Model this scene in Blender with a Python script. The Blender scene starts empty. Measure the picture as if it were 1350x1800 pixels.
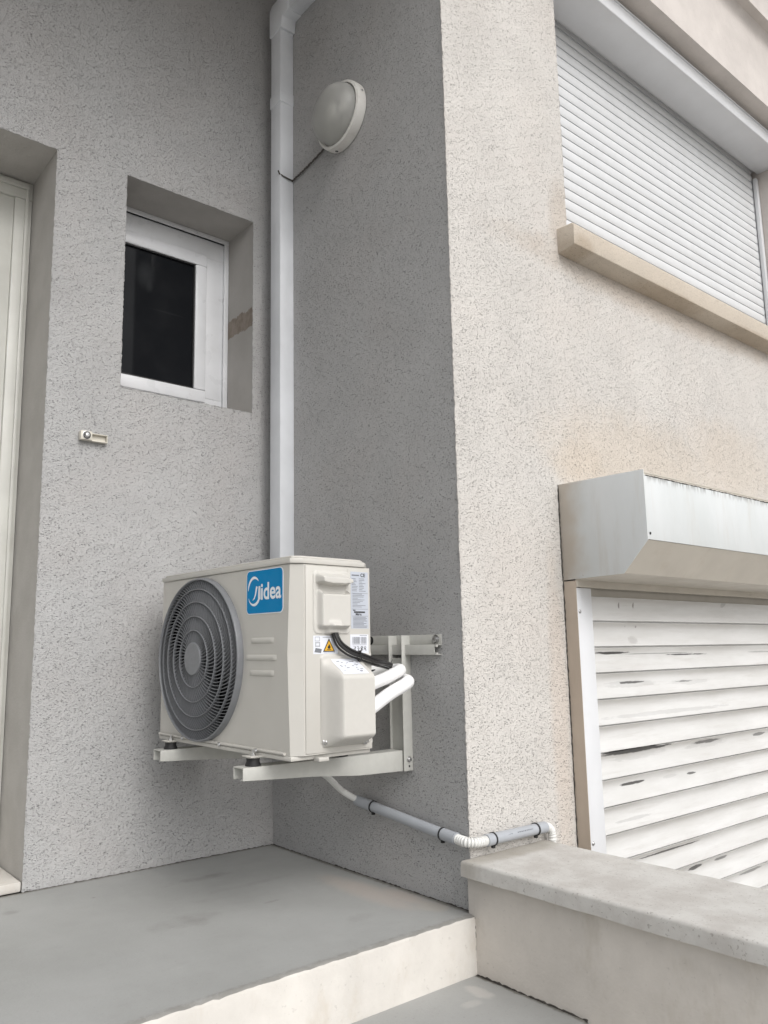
import bpy, bmesh, math, random
from mathutils import Vector, Matrix
random.seed(7)
PI = math.pi
S = bpy.context.scene
COL = S.collection

# ------------------------------------------------------------------ camera
R = [[0.7852224573, -0.6191046880, -0.0116222976],
     [-0.0863250615, -0.1280353272, 0.9880055358],
     [0.6131669237, 0.7748008391, 0.1539804645]]
CAM = Vector((-1.64104288, -1.54041361, 0.69869723))
cd = bpy.data.cameras.new('camera')
cam = bpy.data.objects.new('camera', cd); COL.objects.link(cam)
M4 = Matrix(((R[0][0], R[1][0], -R[2][0], CAM.x), (R[0][1], R[1][1], -R[2][1], CAM.y),
             (R[0][2], R[1][2], -R[2][2], CAM.z), (0, 0, 0, 1)))
cam.matrix_world = M4
cd.sensor_fit = 'AUTO'; cd.sensor_width = 36
cd.lens = 1385.5342 / 1800 * 36
cd.shift_x = 71.8309 / 1800; cd.shift_y = 21.2808 / 1800
cd.clip_start = 0.02; cd.clip_end = 500
S.camera = cam

# ------------------------------------------------------------------ sky, sun, exposure
SUN_EL, SUN_AZ = math.radians(42), math.radians(184)     # azimuth clockwise from +Y: behind the camera's right shoulder
w = bpy.data.worlds.new('World'); S.world = w; w.use_nodes = True
nt = w.node_tree; bg = nt.nodes['Background']
sky = nt.nodes.new('ShaderNodeTexSky'); sky.sky_type = 'NISHITA'; sky.sun_disc = False
sky.sun_elevation = SUN_EL; sky.sun_rotation = SUN_AZ
sky.air_density = 1.0; sky.dust_density = 4.0; sky.ozone_density = 1.0
hs = nt.nodes.new('ShaderNodeHueSaturation'); hs.inputs['Saturation'].default_value = 0.22   # cloud cover: nearly white
nt.links.new(sky.outputs[0], hs.inputs['Color']); nt.links.new(hs.outputs[0], bg.inputs['Color'])
bg.inputs['Strength'].default_value = 0.15
sd = bpy.data.lights.new('sun', 'SUN'); sd.energy = 1.0; sd.angle = math.radians(45); sd.color = (1.0, 0.985, 0.965)
sun = bpy.data.objects.new('sun', sd); COL.objects.link(sun)
sdir = Vector((math.sin(SUN_AZ) * math.cos(SUN_EL), math.cos(SUN_AZ) * math.cos(SUN_EL), math.sin(SUN_EL)))
sun.rotation_euler = sdir.to_track_quat('Z', 'Y').to_euler(); sun.location = sdir * 20
S.view_settings.view_transform = 'Standard'; S.view_settings.look = 'None'
S.view_settings.exposure = 0.17; S.view_settings.gamma = 1

# ------------------------------------------------------------------ material helpers
class NT:
    def __init__(s, name):
        s.m = bpy.data.materials.new(name); s.m.use_nodes = True
        s.t = s.m.node_tree; s.b = s.t.nodes['Principled BSDF']
        s.tc = s.t.nodes.new('ShaderNodeNewGeometry')
    def n(s, typ, **k):
        x = s.t.nodes.new(typ)
        for a, v in k.items():
            if a in x.inputs.keys() if hasattr(x.inputs, 'keys') else False: s.put(x.inputs[a], v)
            else: setattr(x, a, v)
        return x
    def put(s, sock, v):
        if isinstance(v, bpy.types.NodeSocket): s.t.links.new(v, sock)
        else:
            if sock.type == 'RGBA' and not hasattr(v, '__len__'): v = (v, v, v, 1)
            elif sock.type == 'RGBA' and len(v) == 3: v = (*v, 1)
            sock.default_value = v
    def mth(s, op, a, b=None, c=None, clamp=False):
        x = s.t.nodes.new('ShaderNodeMath'); x.operation = op; x.use_clamp = clamp
        for i, v in enumerate((a, b, c)):
            if v is not None: s.put(x.inputs[i], v)
        return x.outputs[0]
    def pos(s): return s.tc.outputs['Position']
    def xyz(s):
        x = s.t.nodes.new('ShaderNodeSeparateXYZ'); s.put(x.inputs[0], s.pos()); return x.outputs
    def mapp(s, scale=(1, 1, 1), loc=(0, 0, 0), rot=(0, 0, 0)):
        x = s.t.nodes.new('ShaderNodeMapping'); s.put(x.inputs['Vector'], s.pos())
        x.inputs['Scale'].default_value = scale; x.inputs['Location'].default_value = loc; x.inputs['Rotation'].default_value = rot
        return x.outputs[0]
    def noise(s, scale, vec=None, detail=2, rough=.5, dist=0):
        x = s.t.nodes.new('ShaderNodeTexNoise'); s.put(x.inputs['Vector'], vec or s.pos())
        x.inputs['Scale'].default_value = scale; x.inputs['Detail'].default_value = detail
        x.inputs['Roughness'].default_value = rough; x.inputs['Distortion'].default_value = dist
        return x.outputs[0]
    def ramp(s, v, lo, hi, a=0., b=1.):
        x = s.t.nodes.new('ShaderNodeMapRange'); x.interpolation_type = 'SMOOTHSTEP'
        s.put(x.inputs[0], v); s.put(x.inputs[1], lo); s.put(x.inputs[2], hi); s.put(x.inputs[3], a); s.put(x.inputs[4], b)
        return x.outputs[0]
    def mix(s, f, a, b, mode='MIX'):
        x = s.t.nodes.new('ShaderNodeMix'); x.data_type = 'RGBA'; x.blend_type = mode
        s.put(x.inputs[0], f); s.put(x.inputs[6], a); s.put(x.inputs[7], b); return x.outputs[2]
    def bump(s, h, strength=1., dist=.001, prev=None):
        x = s.t.nodes.new('ShaderNodeBump'); s.put(x.inputs['Height'], h)
        x.inputs['Strength'].default_value = strength; x.inputs['Distance'].default_value = dist
        if prev is not None: s.put(x.inputs['Normal'], prev)
        return x.outputs[0]
    def fin(s, col=None, rough=None, normal=None, **k):
        if col is not None: s.put(s.b.inputs['Base Color'], col)
        if rough is not None: s.put(s.b.inputs['Roughness'], rough)
        if normal is not None: s.put(s.b.inputs['Normal'], normal)
        for a, v in k.items(): s.put(s.b.inputs[a.replace('_', ' ')], v)
        return s.m
    def blobs(s, lst, plane='xz', edge=.6, warp=0.35, wscale=30, ws=None):
        """sum of soft ellipse masks (u, v, ru, rv, weight) on a wall plane, edges broken by noise"""
        o = s.xyz(); U = o['XYZ'.index(plane[0].upper())]; V = o['XYZ'.index(plane[1].upper())]
        nz = s.mth('MULTIPLY', s.mth('SUBTRACT', s.noise(wscale, s.mapp(ws) if ws else None, 4, .7), .5), warp * 4)
        out = None
        for (u, v, ru, rv, wt) in lst:
            a = s.mth('DIVIDE', s.mth('SUBTRACT', U, u), ru); b = s.mth('DIVIDE', s.mth('SUBTRACT', V, v), rv)
            d = s.mth('ADD', s.mth('MULTIPLY', a, a), s.mth('MULTIPLY', b, b))
            d = s.mth('ADD', d, nz)
            m = s.mth('MULTIPLY', s.ramp(d, 1.0, edge, 0., 1.), wt)
            out = m if out is None else s.mth('MAXIMUM', out, m)
        return out

def stucco(name, base, pit_amt=1.0, pit_dark=.45, grain=1.0, stains=None, fine=1.0, fs=1.0, keep1=.55, keep2=.55):
    s = NT(name)
    # short pits dragged by the grains: elongated cells, each with its own size, some missing
    def pits_layer(scale, stretch, loc, r0, r1, keep, ori):
        vv = s.mapp(stretch, loc, ori)
        wx = s.t.nodes.new('ShaderNodeTexNoise'); s.put(wx.inputs['Vector'], vv); wx.inputs['Scale'].default_value = scale * 1.1; wx.inputs['Detail'].default_value = 1
        add = s.t.nodes.new('ShaderNodeVectorMath'); add.operation = 'MULTIPLY_ADD'
        s.put(add.inputs[0], wx.outputs['Color']); add.inputs[1].default_value = (.9 / scale,) * 3; s.put(add.inputs[2], vv)
        vo = s.t.nodes.new('ShaderNodeTexVoronoi'); vo.feature = 'F1'; s.put(vo.inputs['Vector'], add.outputs[0]); vo.inputs['Scale'].default_value = scale
        sp = s.t.nodes.new('ShaderNodeSeparateColor'); s.put(sp.inputs[0], vo.outputs['Color'])
        on = s.ramp(s.mth('ADD', sp.outputs[1], dn), keep, keep + .08)
        rad = s.mth('MULTIPLY_ADD', sp.outputs[0], r1 - r0, r0)
        q = s.mth('SUBTRACT', rad, vo.outputs['Distance'])
        return s.mth('MULTIPLY', s.ramp(q, 0., .16), on)
    dens = s.noise(1.7, detail=3)                       # the drag marks come denser and sparser over the wall
    dn = s.ramp(dens, .3, .7, -.16, .16)
    P1 = pits_layer(88 * fs, (1, 1, 1.9), (0, 0, 0), .14, .44, keep1, (.12, .08, .1))
    P2 = pits_layer(120 * fs, (1, 1, 1.5), (3, 7, 1), .12, .40, keep2, (-.5, -.45, .2))
    P3 = pits_layer(150 * fs, (1, 1, 2.2), (1, 2, 8), .10, .40, .45, (.5, .4, 0))
    pits = s.mth('MAXIMUM', s.mth('MAXIMUM', P1, s.mth('MULTIPLY', P2, .8)), s.mth('MULTIPLY', P3, .55))
    bumps = s.ramp(s.noise(170, s.mapp((1, 1, 1.4), (4, 4, 4)), 2), .52, .70)
    big = s.noise(5, detail=4, rough=.6)
    c = s.mix(s.ramp(big, .3, .7), [k * .955 for k in base], [min(1, k * 1.03) for k in base])
    hue = s.noise(3.1, s.mapp((1, 1, 1), (9, 2, 5)), 3)
    c = s.mix(s.ramp(hue, .4, .75, 0, .35), c, (base[0] * 1.0, base[1] * .955, base[2] * .93))
    if stains:
        for (lst, colr, wsc) in stains:
            c = s.mix(s.blobs(lst, 'xz', .0, .28, wsc), c, colr)
    c = s.mix(s.mth('MULTIPLY', pits, pit_dark * pit_amt), c, [k * .18 for k in base])
    c = s.mix(s.mth('MULTIPLY', bumps, .06), c, [min(.9, k * 1.45) for k in base])
    h = s.mth('SUBTRACT', s.mth('MULTIPLY', bumps, .45), pits)
    fineh = s.noise(300, detail=2)
    nrm = s.bump(h, .85 * grain, .0032)
    nrm = s.bump(fineh, .6 * fine, .0016, nrm)
    nrm = s.bump(s.noise(38, detail=2), .5 * fine, .002, nrm)
    return s.fin(c, .93, nrm, Specular_IOR_Level=.12)

GREY = (.44, .439, .438)
CREAM = (.60, .578, .548)
M = {}
M['stucco_recess'] = stucco('stucco_recess', GREY, 1.0, .46, fs=1.38, keep1=.40, keep2=.40)
M['stucco_street'] = stucco('stucco_street', CREAM, 1.0, .54, 1.0, fs=1.46, keep1=.26, keep2=.26, stains=[
    ([(1.0, 1.36, .75, .22, .35), (.62, 1.31, .24, .13, .45), (1.7, 1.45, .5, .22, .30)], (.55, .455, .35), 9),
    ([(1.3, 2.03, 1.3, .10, .45), (.58, 2.16, .10, .22, .35)], (.42, .33, .25), 12),
    ([(.42, .45, .055, .7, .35)], (.55, .45, .37), 8)])
# reveal faces were trowelled smoother
def reveal_mat():
    s = NT('render_reveal')
    c = s.mix(s.ramp(s.noise(8, detail=4), .3, .7), (.40, .385, .365), (.445, .43, .41))
    # rough brown mortar patch on the right jamb of the small window (runs slantwise)
    o = s.xyz()
    t = s.mth('SUBTRACT', o[2], s.mth('ADD', 1.985, s.mth('MULTIPLY', s.mth('SUBTRACT', s.noise(22, detail=5, rough=.7), .5), .05)))
    t = s.mth('ABSOLUTE', s.mth('SUBTRACT', t, s.mth('MULTIPLY', s.mth('SUBTRACT', 1.07, o[1]), -.0)))
    mk = s.mth('MULTIPLY', s.ramp(t, .040, .036), s.ramp(s.mth('ABSOLUTE', s.mth('ADD', o[0], .0967)), .012, .008))
    c = s.mix(mk, c, s.mix(s.ramp(s.noise(45, detail=4), .3, .7), (.25, .215, .18), (.31, .27, .235)))
    nrm = s.bump(s.noise(150, detail=3), .5, .0015)
    nrm = s.bump(s.noise(30, detail=3), .4, .003, nrm)
    return s.fin(c, .95, nrm, Specular_IOR_Level=.1)
M['reveal'] = reveal_mat()
def smoothrender(name, base, stain=None, rough_=1.0):
    s = NT(name)
    c = s.mix(s.ramp(s.noise(4, detail=5, rough=.65), .3, .7), [k * .9 for k in base], [min(1, k * 1.05) for k in base])
    c = s.mix(s.mth('MULTIPLY', s.ramp(s.noise(70, detail=4, rough=.7), .62 - .04 * (rough_ > 1), .72), .35 * rough_), c, [k * .55 for k in base])
    if stain: c = s.mix(s.mth('MULTIPLY', s.ramp(s.noise(9, s.mapp((1, 1, .45)), 5, .7), .5, .72), .5), c, stain)
    nrm = s.bump(s.noise(120, detail=4, rough=.6), min(1, .45 * rough_), .0016 * rough_)
    nrm = s.bump(s.noise(14, detail=3), .35, .006, nrm)
    return s.fin(c, .9, nrm, Specular_IOR_Level=.15)
M['garden_wall'] = smoothrender('garden_wall_render', (.62, .585, .54), (.47, .43, .37))
M['riser'] = smoothrender('riser_paint', (.62, .595, .555), (.5, .45, .38))
M['sill'] = stucco('sill_stone', (.56, .50, .425), 1.0, .40, .7, fs=2.0, keep1=.4, keep2=.4, stains=[([(.60, 2.06, .08, .05, .5), (1.2, 2.045, .3, .02, .45), (1.9, 2.05, .3, .02, .4)], (.36, .28, .20), 20)])
M['upper_band'] = smoothrender('upper_band_render', (.58, .54, .51))
def coping_mat():
    s = NT('coping_concrete')
    c = s.mix(s.ramp(s.noise(7, detail=6, rough=.7), .35, .68), (.58, .57, .545), (.47, .45, .425))
    c = s.mix(s.mth('MULTIPLY', s.ramp(s.noise(160, detail=2), .63, .7), .5), c, (.22, .2, .18))
    c = s.mix(s.blobs([(.15, -.03, .3, .06, .6)], 'xy', .1, .3, 20), c, (.33, .30, .25))
    nrm = s.bump(s.noise(60, detail=5, rough=.65), .5, .0018)
    return s.fin(c, .85, nrm, Specular_IOR_Level=.25)
M['coping'] = coping_mat()
def floor_mat(name, dirty=True):
    s = NT(name)
    o = s.xyz()
    c = s.mix(s.ramp(s.noise(2.2, detail=5, rough=.6), .3, .72), (.315, .318, .308), (.365, .368, .36))
    c = s.mix(s.ramp(s.noise(11, s.mapp((1, 2.2, 1)), 6, .72), .55, .74, 0, .3), c, (.30, .298, .285))
    if dirty:
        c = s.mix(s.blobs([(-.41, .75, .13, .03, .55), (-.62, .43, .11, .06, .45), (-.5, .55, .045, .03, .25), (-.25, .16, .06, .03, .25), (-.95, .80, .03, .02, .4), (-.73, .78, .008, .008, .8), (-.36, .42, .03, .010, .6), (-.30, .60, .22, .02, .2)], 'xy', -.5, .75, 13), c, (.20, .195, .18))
        c = s.mix(s.blobs([(-.10, .32, .07, .26, .5), (-.05, .22, .05, .12, .55)], 'xy', .0, .2, 9), c, (.46, .395, .35))
        c = s.mix(s.blobs([(-.05, .10, .05, .06, .6)], 'xy', .1, .3, 25), c, (.40, .37, .33))
        # grime along the foot of the walls and a worn nosing
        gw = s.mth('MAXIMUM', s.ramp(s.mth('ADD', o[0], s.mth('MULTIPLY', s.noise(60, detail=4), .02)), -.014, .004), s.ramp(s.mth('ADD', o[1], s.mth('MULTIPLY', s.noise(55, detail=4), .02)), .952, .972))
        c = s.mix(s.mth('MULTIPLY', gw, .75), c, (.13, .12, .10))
        ed = s.ramp(s.mth('ADD', o[1], s.mth('MULTIPLY', s.mth('SUBTRACT', s.noise(48, detail=5, rough=.75), .5), .045)), .002, -.016)
        c = s.mix(s.mth('MULTIPLY', ed, .6), c, (.20, .19, .17))
    else:
        c = s.mix(s.blobs([(-.09, -.10, .03, .05, .9), (-.15, -.13, .04, .02, .6)], 'xy', .1, .35, 25), c, (.46, .45, .43))
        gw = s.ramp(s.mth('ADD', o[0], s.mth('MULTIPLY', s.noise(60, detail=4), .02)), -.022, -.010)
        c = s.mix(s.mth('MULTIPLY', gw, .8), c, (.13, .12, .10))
    c = s.mix(s.mth('MULTIPLY', s.ramp(s.noise(130, detail=4, rough=.8), .58, .70), .30), c, (.16, .155, .14))
    c = s.mix(s.mth('MULTIPLY', s.ramp(s.noise(24, s.mapp((1, 2.6, 1), (5, 1, 0)), 5, .75), .60, .72), .22), c, (.50, .49, .47))
    nrm = s.bump(s.noise(110, detail=5, rough=.7), .45, .0018)
    nrm = s.bump(s.noise(9, detail=3), .3, .004, nrm)
    return s.fin(c, s.ramp(s.noise(6, detail=4), .3, .7, .55, .75), nrm, Specular_IOR_Level=.35)
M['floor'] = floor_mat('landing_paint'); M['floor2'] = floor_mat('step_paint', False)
def plain(name, col, rough=.5, metal=0., var=.04, bumpd=.0003, nscale=40, spec=.5, dirt=None, dirt_amt=.0, dirt_scale=6, stretch=(1, 1, 1), **k):
    s = NT(name)
    c = s.mix(s.ramp(s.noise(nscale * .2, detail=3), .3, .7), [x * (1 - var) for x in col], [min(1, x * (1 + var)) for x in col])
    if dirt:
        c = s.mix(s.ramp(s.noise(dirt_scale, s.mapp(stretch), 6, .72), .5, .8, 0, dirt_amt), c, dirt)
    nrm = s.bump(s.noise(nscale, detail=3), .2, bumpd)
    return s.fin(c, s.ramp(s.noise(nscale * .5, detail=3), .3, .7, max(.02, rough - .06), min(1, rough + .08)), nrm, Metallic=metal, Specular_IOR_Level=spec, **k)
M['white_pvc'] = plain('white_pvc', (.72, .74, .77), .38, dirt=(.45, .45, .46), dirt_amt=.25, stretch=(1, 1, .3))
M['frame_white'] = plain('frame_white', (.70, .71, .73), .32, dirt=(.4, .38, .35), dirt_amt=.25)
M['door_cream'] = plain('door_cream', (.62, .62, .58), .35, dirt=(.4, .38, .33), dirt_amt=.2)
M['ac_cream'] = plain('ac_cream', (.53, .515, .478), .42, var=.015, dirt=(.5, .47, .42), dirt_amt=.15)
M['ac_plastic'] = plain('ac_plastic', (.56, .545, .51), .48, var=.012, nscale=300)
M['fan_grey'] = plain('fan_grey', (.20, .207, .22), .42, nscale=200)
M['dark_inside'] = plain('dark_inside', (.012, .012, .014), .8, spec=.1)
M['fan_blade'] = plain('fan_blade', (.035, .037, .042), .5)
M['bracket_paint'] = plain('bracket_paint', (.50, .50, .47), .4, var=.03, nscale=260)
M['zinc'] = plain('zinc', (.55, .55, .55), .3, metal=1.0, nscale=200)
M['rubber'] = plain('rubber', (.015, .015, .016), .6)
M['cable_black'] = plain('cable_black', (.018, .017, .017), .42)
M['cord_brown'] = plain('cord_brown', (.07, .062, .055), .7)
M['foam_white'] = plain('foam_white', (.84, .84, .84), .6, nscale=300, var=.01)
M['pipe_grey'] = plain('pipe_grey', (.38, .40, .43), .38, dirt=(.3, .3, .3), dirt_amt=.25)
M['hose_white'] = plain('hose_white', (.70, .70, .68), .5, dirt=(.45, .43, .4), dirt_amt=.4, dirt_scale=30)
M['badge_blue'] = plain('badge_blue', (.0, .225, .50), .55, var=.02, spec=.15)
M['badge_white'] = plain('badge_white', (.80, .84, .88), .4, var=.01)
M['label_white'] = plain('label_white', (.72, .74, .80), .4, var=.01)
M['label_silver'] = plain('label_silver', (.47, .50, .56), .35, var=.02)
M['print_grey'] = plain('print_grey', (.17, .18, .20), .6)
M['print_black'] = plain('print_black', (.02, .02, .02), .6)
M['warning_yellow'] = plain('warning_yellow', (.75, .42, .03), .5)
M['lamp_base'] = plain('lamp_base', (.68, .67, .64), .5, dirt=(.35, .3, .25), dirt_amt=.35, dirt_scale=20)
M['lamp_inner'] = plain('lamp_inner', (.52, .52, .49), .5)
M['bulb'] = plain('bulb_opal', (.75, .74, .70), .25)
M['latch'] = plain('latch_cream', (.62, .59, .52), .45)
M['mortar_dark'] = plain('sealant_dark', (.05, .045, .04), .8)
M['shutter_white'] = plain('shutter_white', (.62, .63, .64), .38, var=.02, dirt=(.5, .49, .47), dirt_amt=.25, stretch=(.4, 1, 4))
M['box_white'] = plain('box_white', (.66, .67, .69), .4, var=.02, dirt=(.5, .48, .46), dirt_amt=.2)
M['box_under'] = plain('box_underside', (.58, .58, .56), .5, var=.02)
def weathered_box():
    s = NT('weathered_box_paint'); o = s.xyz()
    c = s.mix(s.ramp(s.noise(3, s.mapp((1.2, 1.2, .5)), 5, .65), .3, .7), (.56, .585, .585), (.63, .65, .655))
    c = s.mix(s.ramp(s.noise(16, s.mapp((1, 1, .12)), 5, .7), .5, .75, 0, .35), c, (.50, .47, .42))
    # brown bloom at the wall side of the end cap
    bl = s.mth('MULTIPLY', s.ramp(s.mth('ADD', o[1], s.mth('MULTIPLY', s.noise(12, detail=5), .14)), -.04, .055), .85)
    c = s.mix(bl, c, (.47, .415, .35))
    # grime drips from the top seam
    dr = s.noise(38, s.mapp((1, 1, .06)), 4, .7)
    top = s.ramp(s.mth('SUBTRACT', o[2], s.mth('MULTIPLY', s.mth('SUBTRACT', dr, .5), .10)), 1.165, 1.192)
    c = s.mix(s.mth('MULTIPLY', s.mth('MULTIPLY', s.mth('MULTIPLY', top, s.ramp(o[0], .476, .50)), s.ramp(dr, .42, .58)), .8), c, (.10, .09, .075))
    sp = s.mth('MULTIPLY', s.ramp(s.noise(60, detail=5, rough=.75), .60, .68), s.ramp(o[2], .94, .91))
    c = s.mix(s.mth('MULTIPLY', sp, .6), c, (.36, .30, .24))
    nrm = s.bump(s.noise(4, detail=2), .3, .004)
    return s.fin(c, .42, nrm, Specular_IOR_Level=.4)
M['weathered_box'] = weathered_box()
M['guide_side'] = plain('guide_side', (.47, .40, .33), .6, dirt=(.30, .24, .19), dirt_amt=.5, stretch=(1, 1, .2))
M['box_beige'] = plain('box_beige', (.56, .52, .455), .5, dirt=(.42, .36, .29), dirt_amt=.45, dirt_scale=9, stretch=(1, .35, 1))
def slat_mat():
    s = NT('weathered_slats'); o = s.xyz()
    c = s.mix(s.ramp(s.noise(5, s.mapp((.5, 1, 3)), 5, .65), .3, .72), (.58, .575, .56), (.66, .658, .65))
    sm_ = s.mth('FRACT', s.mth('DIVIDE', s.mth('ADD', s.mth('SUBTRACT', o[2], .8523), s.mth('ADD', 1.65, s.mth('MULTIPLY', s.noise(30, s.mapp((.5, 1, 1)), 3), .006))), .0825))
    c = s.mix(s.mth('MULTIPLY', s.mth('MULTIPLY', s.ramp(sm_, .70, 1.0), s.ramp(s.noise(3.5, s.mapp((.5, 1, 2)), 4), .25, .6)), .55), c, (.36, .34, .31))  # slat tops darkened below each seam: painted shade broken up with grime
    # grime films running along the slats
    gr = s.noise(9, s.mapp((.35, 1, 6)), 6, .75)
    c = s.mix(s.ramp(gr, .48, .78, 0, .42), c, (.42, .40, .37))
    # black scuffs where coating is rubbed through (each its own place)
    sc = [(.67, .6695, .12, .0048, 1), (1.16, .658, .14, .003, .95), (.95, .664, .25, .0016, .6), (1.75, .660, .12, .003, .4),
          (.785, .571, .08, .0045, .9), (.78, .566, .16, .012, .14), (1.12, .563, .06, .004, .7), (1.15, .560, .14, .010, .12),
          (.78, .3515, .21, .0075, 1), (.70, .355, .13, .005, 1), (.80, .335, .16, .016, .13), (1.25, .342, .11, .007, .8), (1.25, .336, .16, .016, .16), (1.66, .338, .06, .008, .7),
          (.752, .249, .07, .0055, .95), (1.128, .242, .032, .006, .85), (.98, .246, .05, .006, .12),
          (.93, .012, .20, .0035, .9), (1.10, -.071, .05, .008, .9), (1.28, -.070, .05, .006, .7), (1.5, -.15, .1, .006, .6),
          (1.0, .463, .45, .007, .16), (.75, .14, .12, .006, .2), (1.5, .19, .3, .010, .12), (1.45, .845, .02, .012, .3)]
    c = s.mix(s.mth('MULTIPLY', s.blobs(sc, 'xz', .62, .75, 60, (.22, 1, 2.2)), .95), c, (.045, .043, .042))
    tk = [(.740, .826, .006, .012, 1), (.826, .828, .006, .012, 1), (.83, .755, .006, .005, .8), (.765, .756, .004, .004, .5), (.80, .710, .035, .016, .35)]
    c = s.mix(s.mth('MULTIPLY', s.blobs(tk, 'xz', .2, .35, 160), .75), c, (.15, .13, .12))
    return s.fin(c, .45, s.bump(s.noise(30, detail=3), .2, .0006), Specular_IOR_Level=.4)
M['slats_weathered'] = slat_mat()
def glass_dark():
    s = NT('window_glass')
    c = s.mix(s.ramp(s.noise(6, detail=3), .4, .8), (.010, .011, .013), (.016, .017, .019))
    c = s.mix(s.blobs([(-.455, 2.13, .05, .075, .5), (-.44, 2.10, .025, .05, .5), (-.36, 2.0, .09, .006, .2)], 'xz', -1.2, .12, 14), c, (.10, .105, .11))  # pale blots painted into the pane colour as a faint reflection
    return s.fin(c, .05, s.bump(s.noise(2.5, detail=1), .05, .002), Specular_IOR_Level=.12)
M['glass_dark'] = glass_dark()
def lamp_glass():
    s = NT('lamp_glass')
    nrm = s.bump(s.noise(240, detail=1), .3, .0008)
    return s.fin((.86, .86, .84), .28, nrm, Transmission_Weight=.78, IOR=1.25, Specular_IOR_Level=.35)
M['lamp_glass'] = lamp_glass()
M['ground'] = smoothrender('ground_paving', (.40, .39, .37), (.2, .19, .17))
M['neighbour'] = smoothrender('neighbour_render', (.42, .40, .37))
M['roof_tile'] = plain('roof_tile', (.34, .19, .13), .8, var=.2)
M['seal'] = M['mortar_dark']

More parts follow.
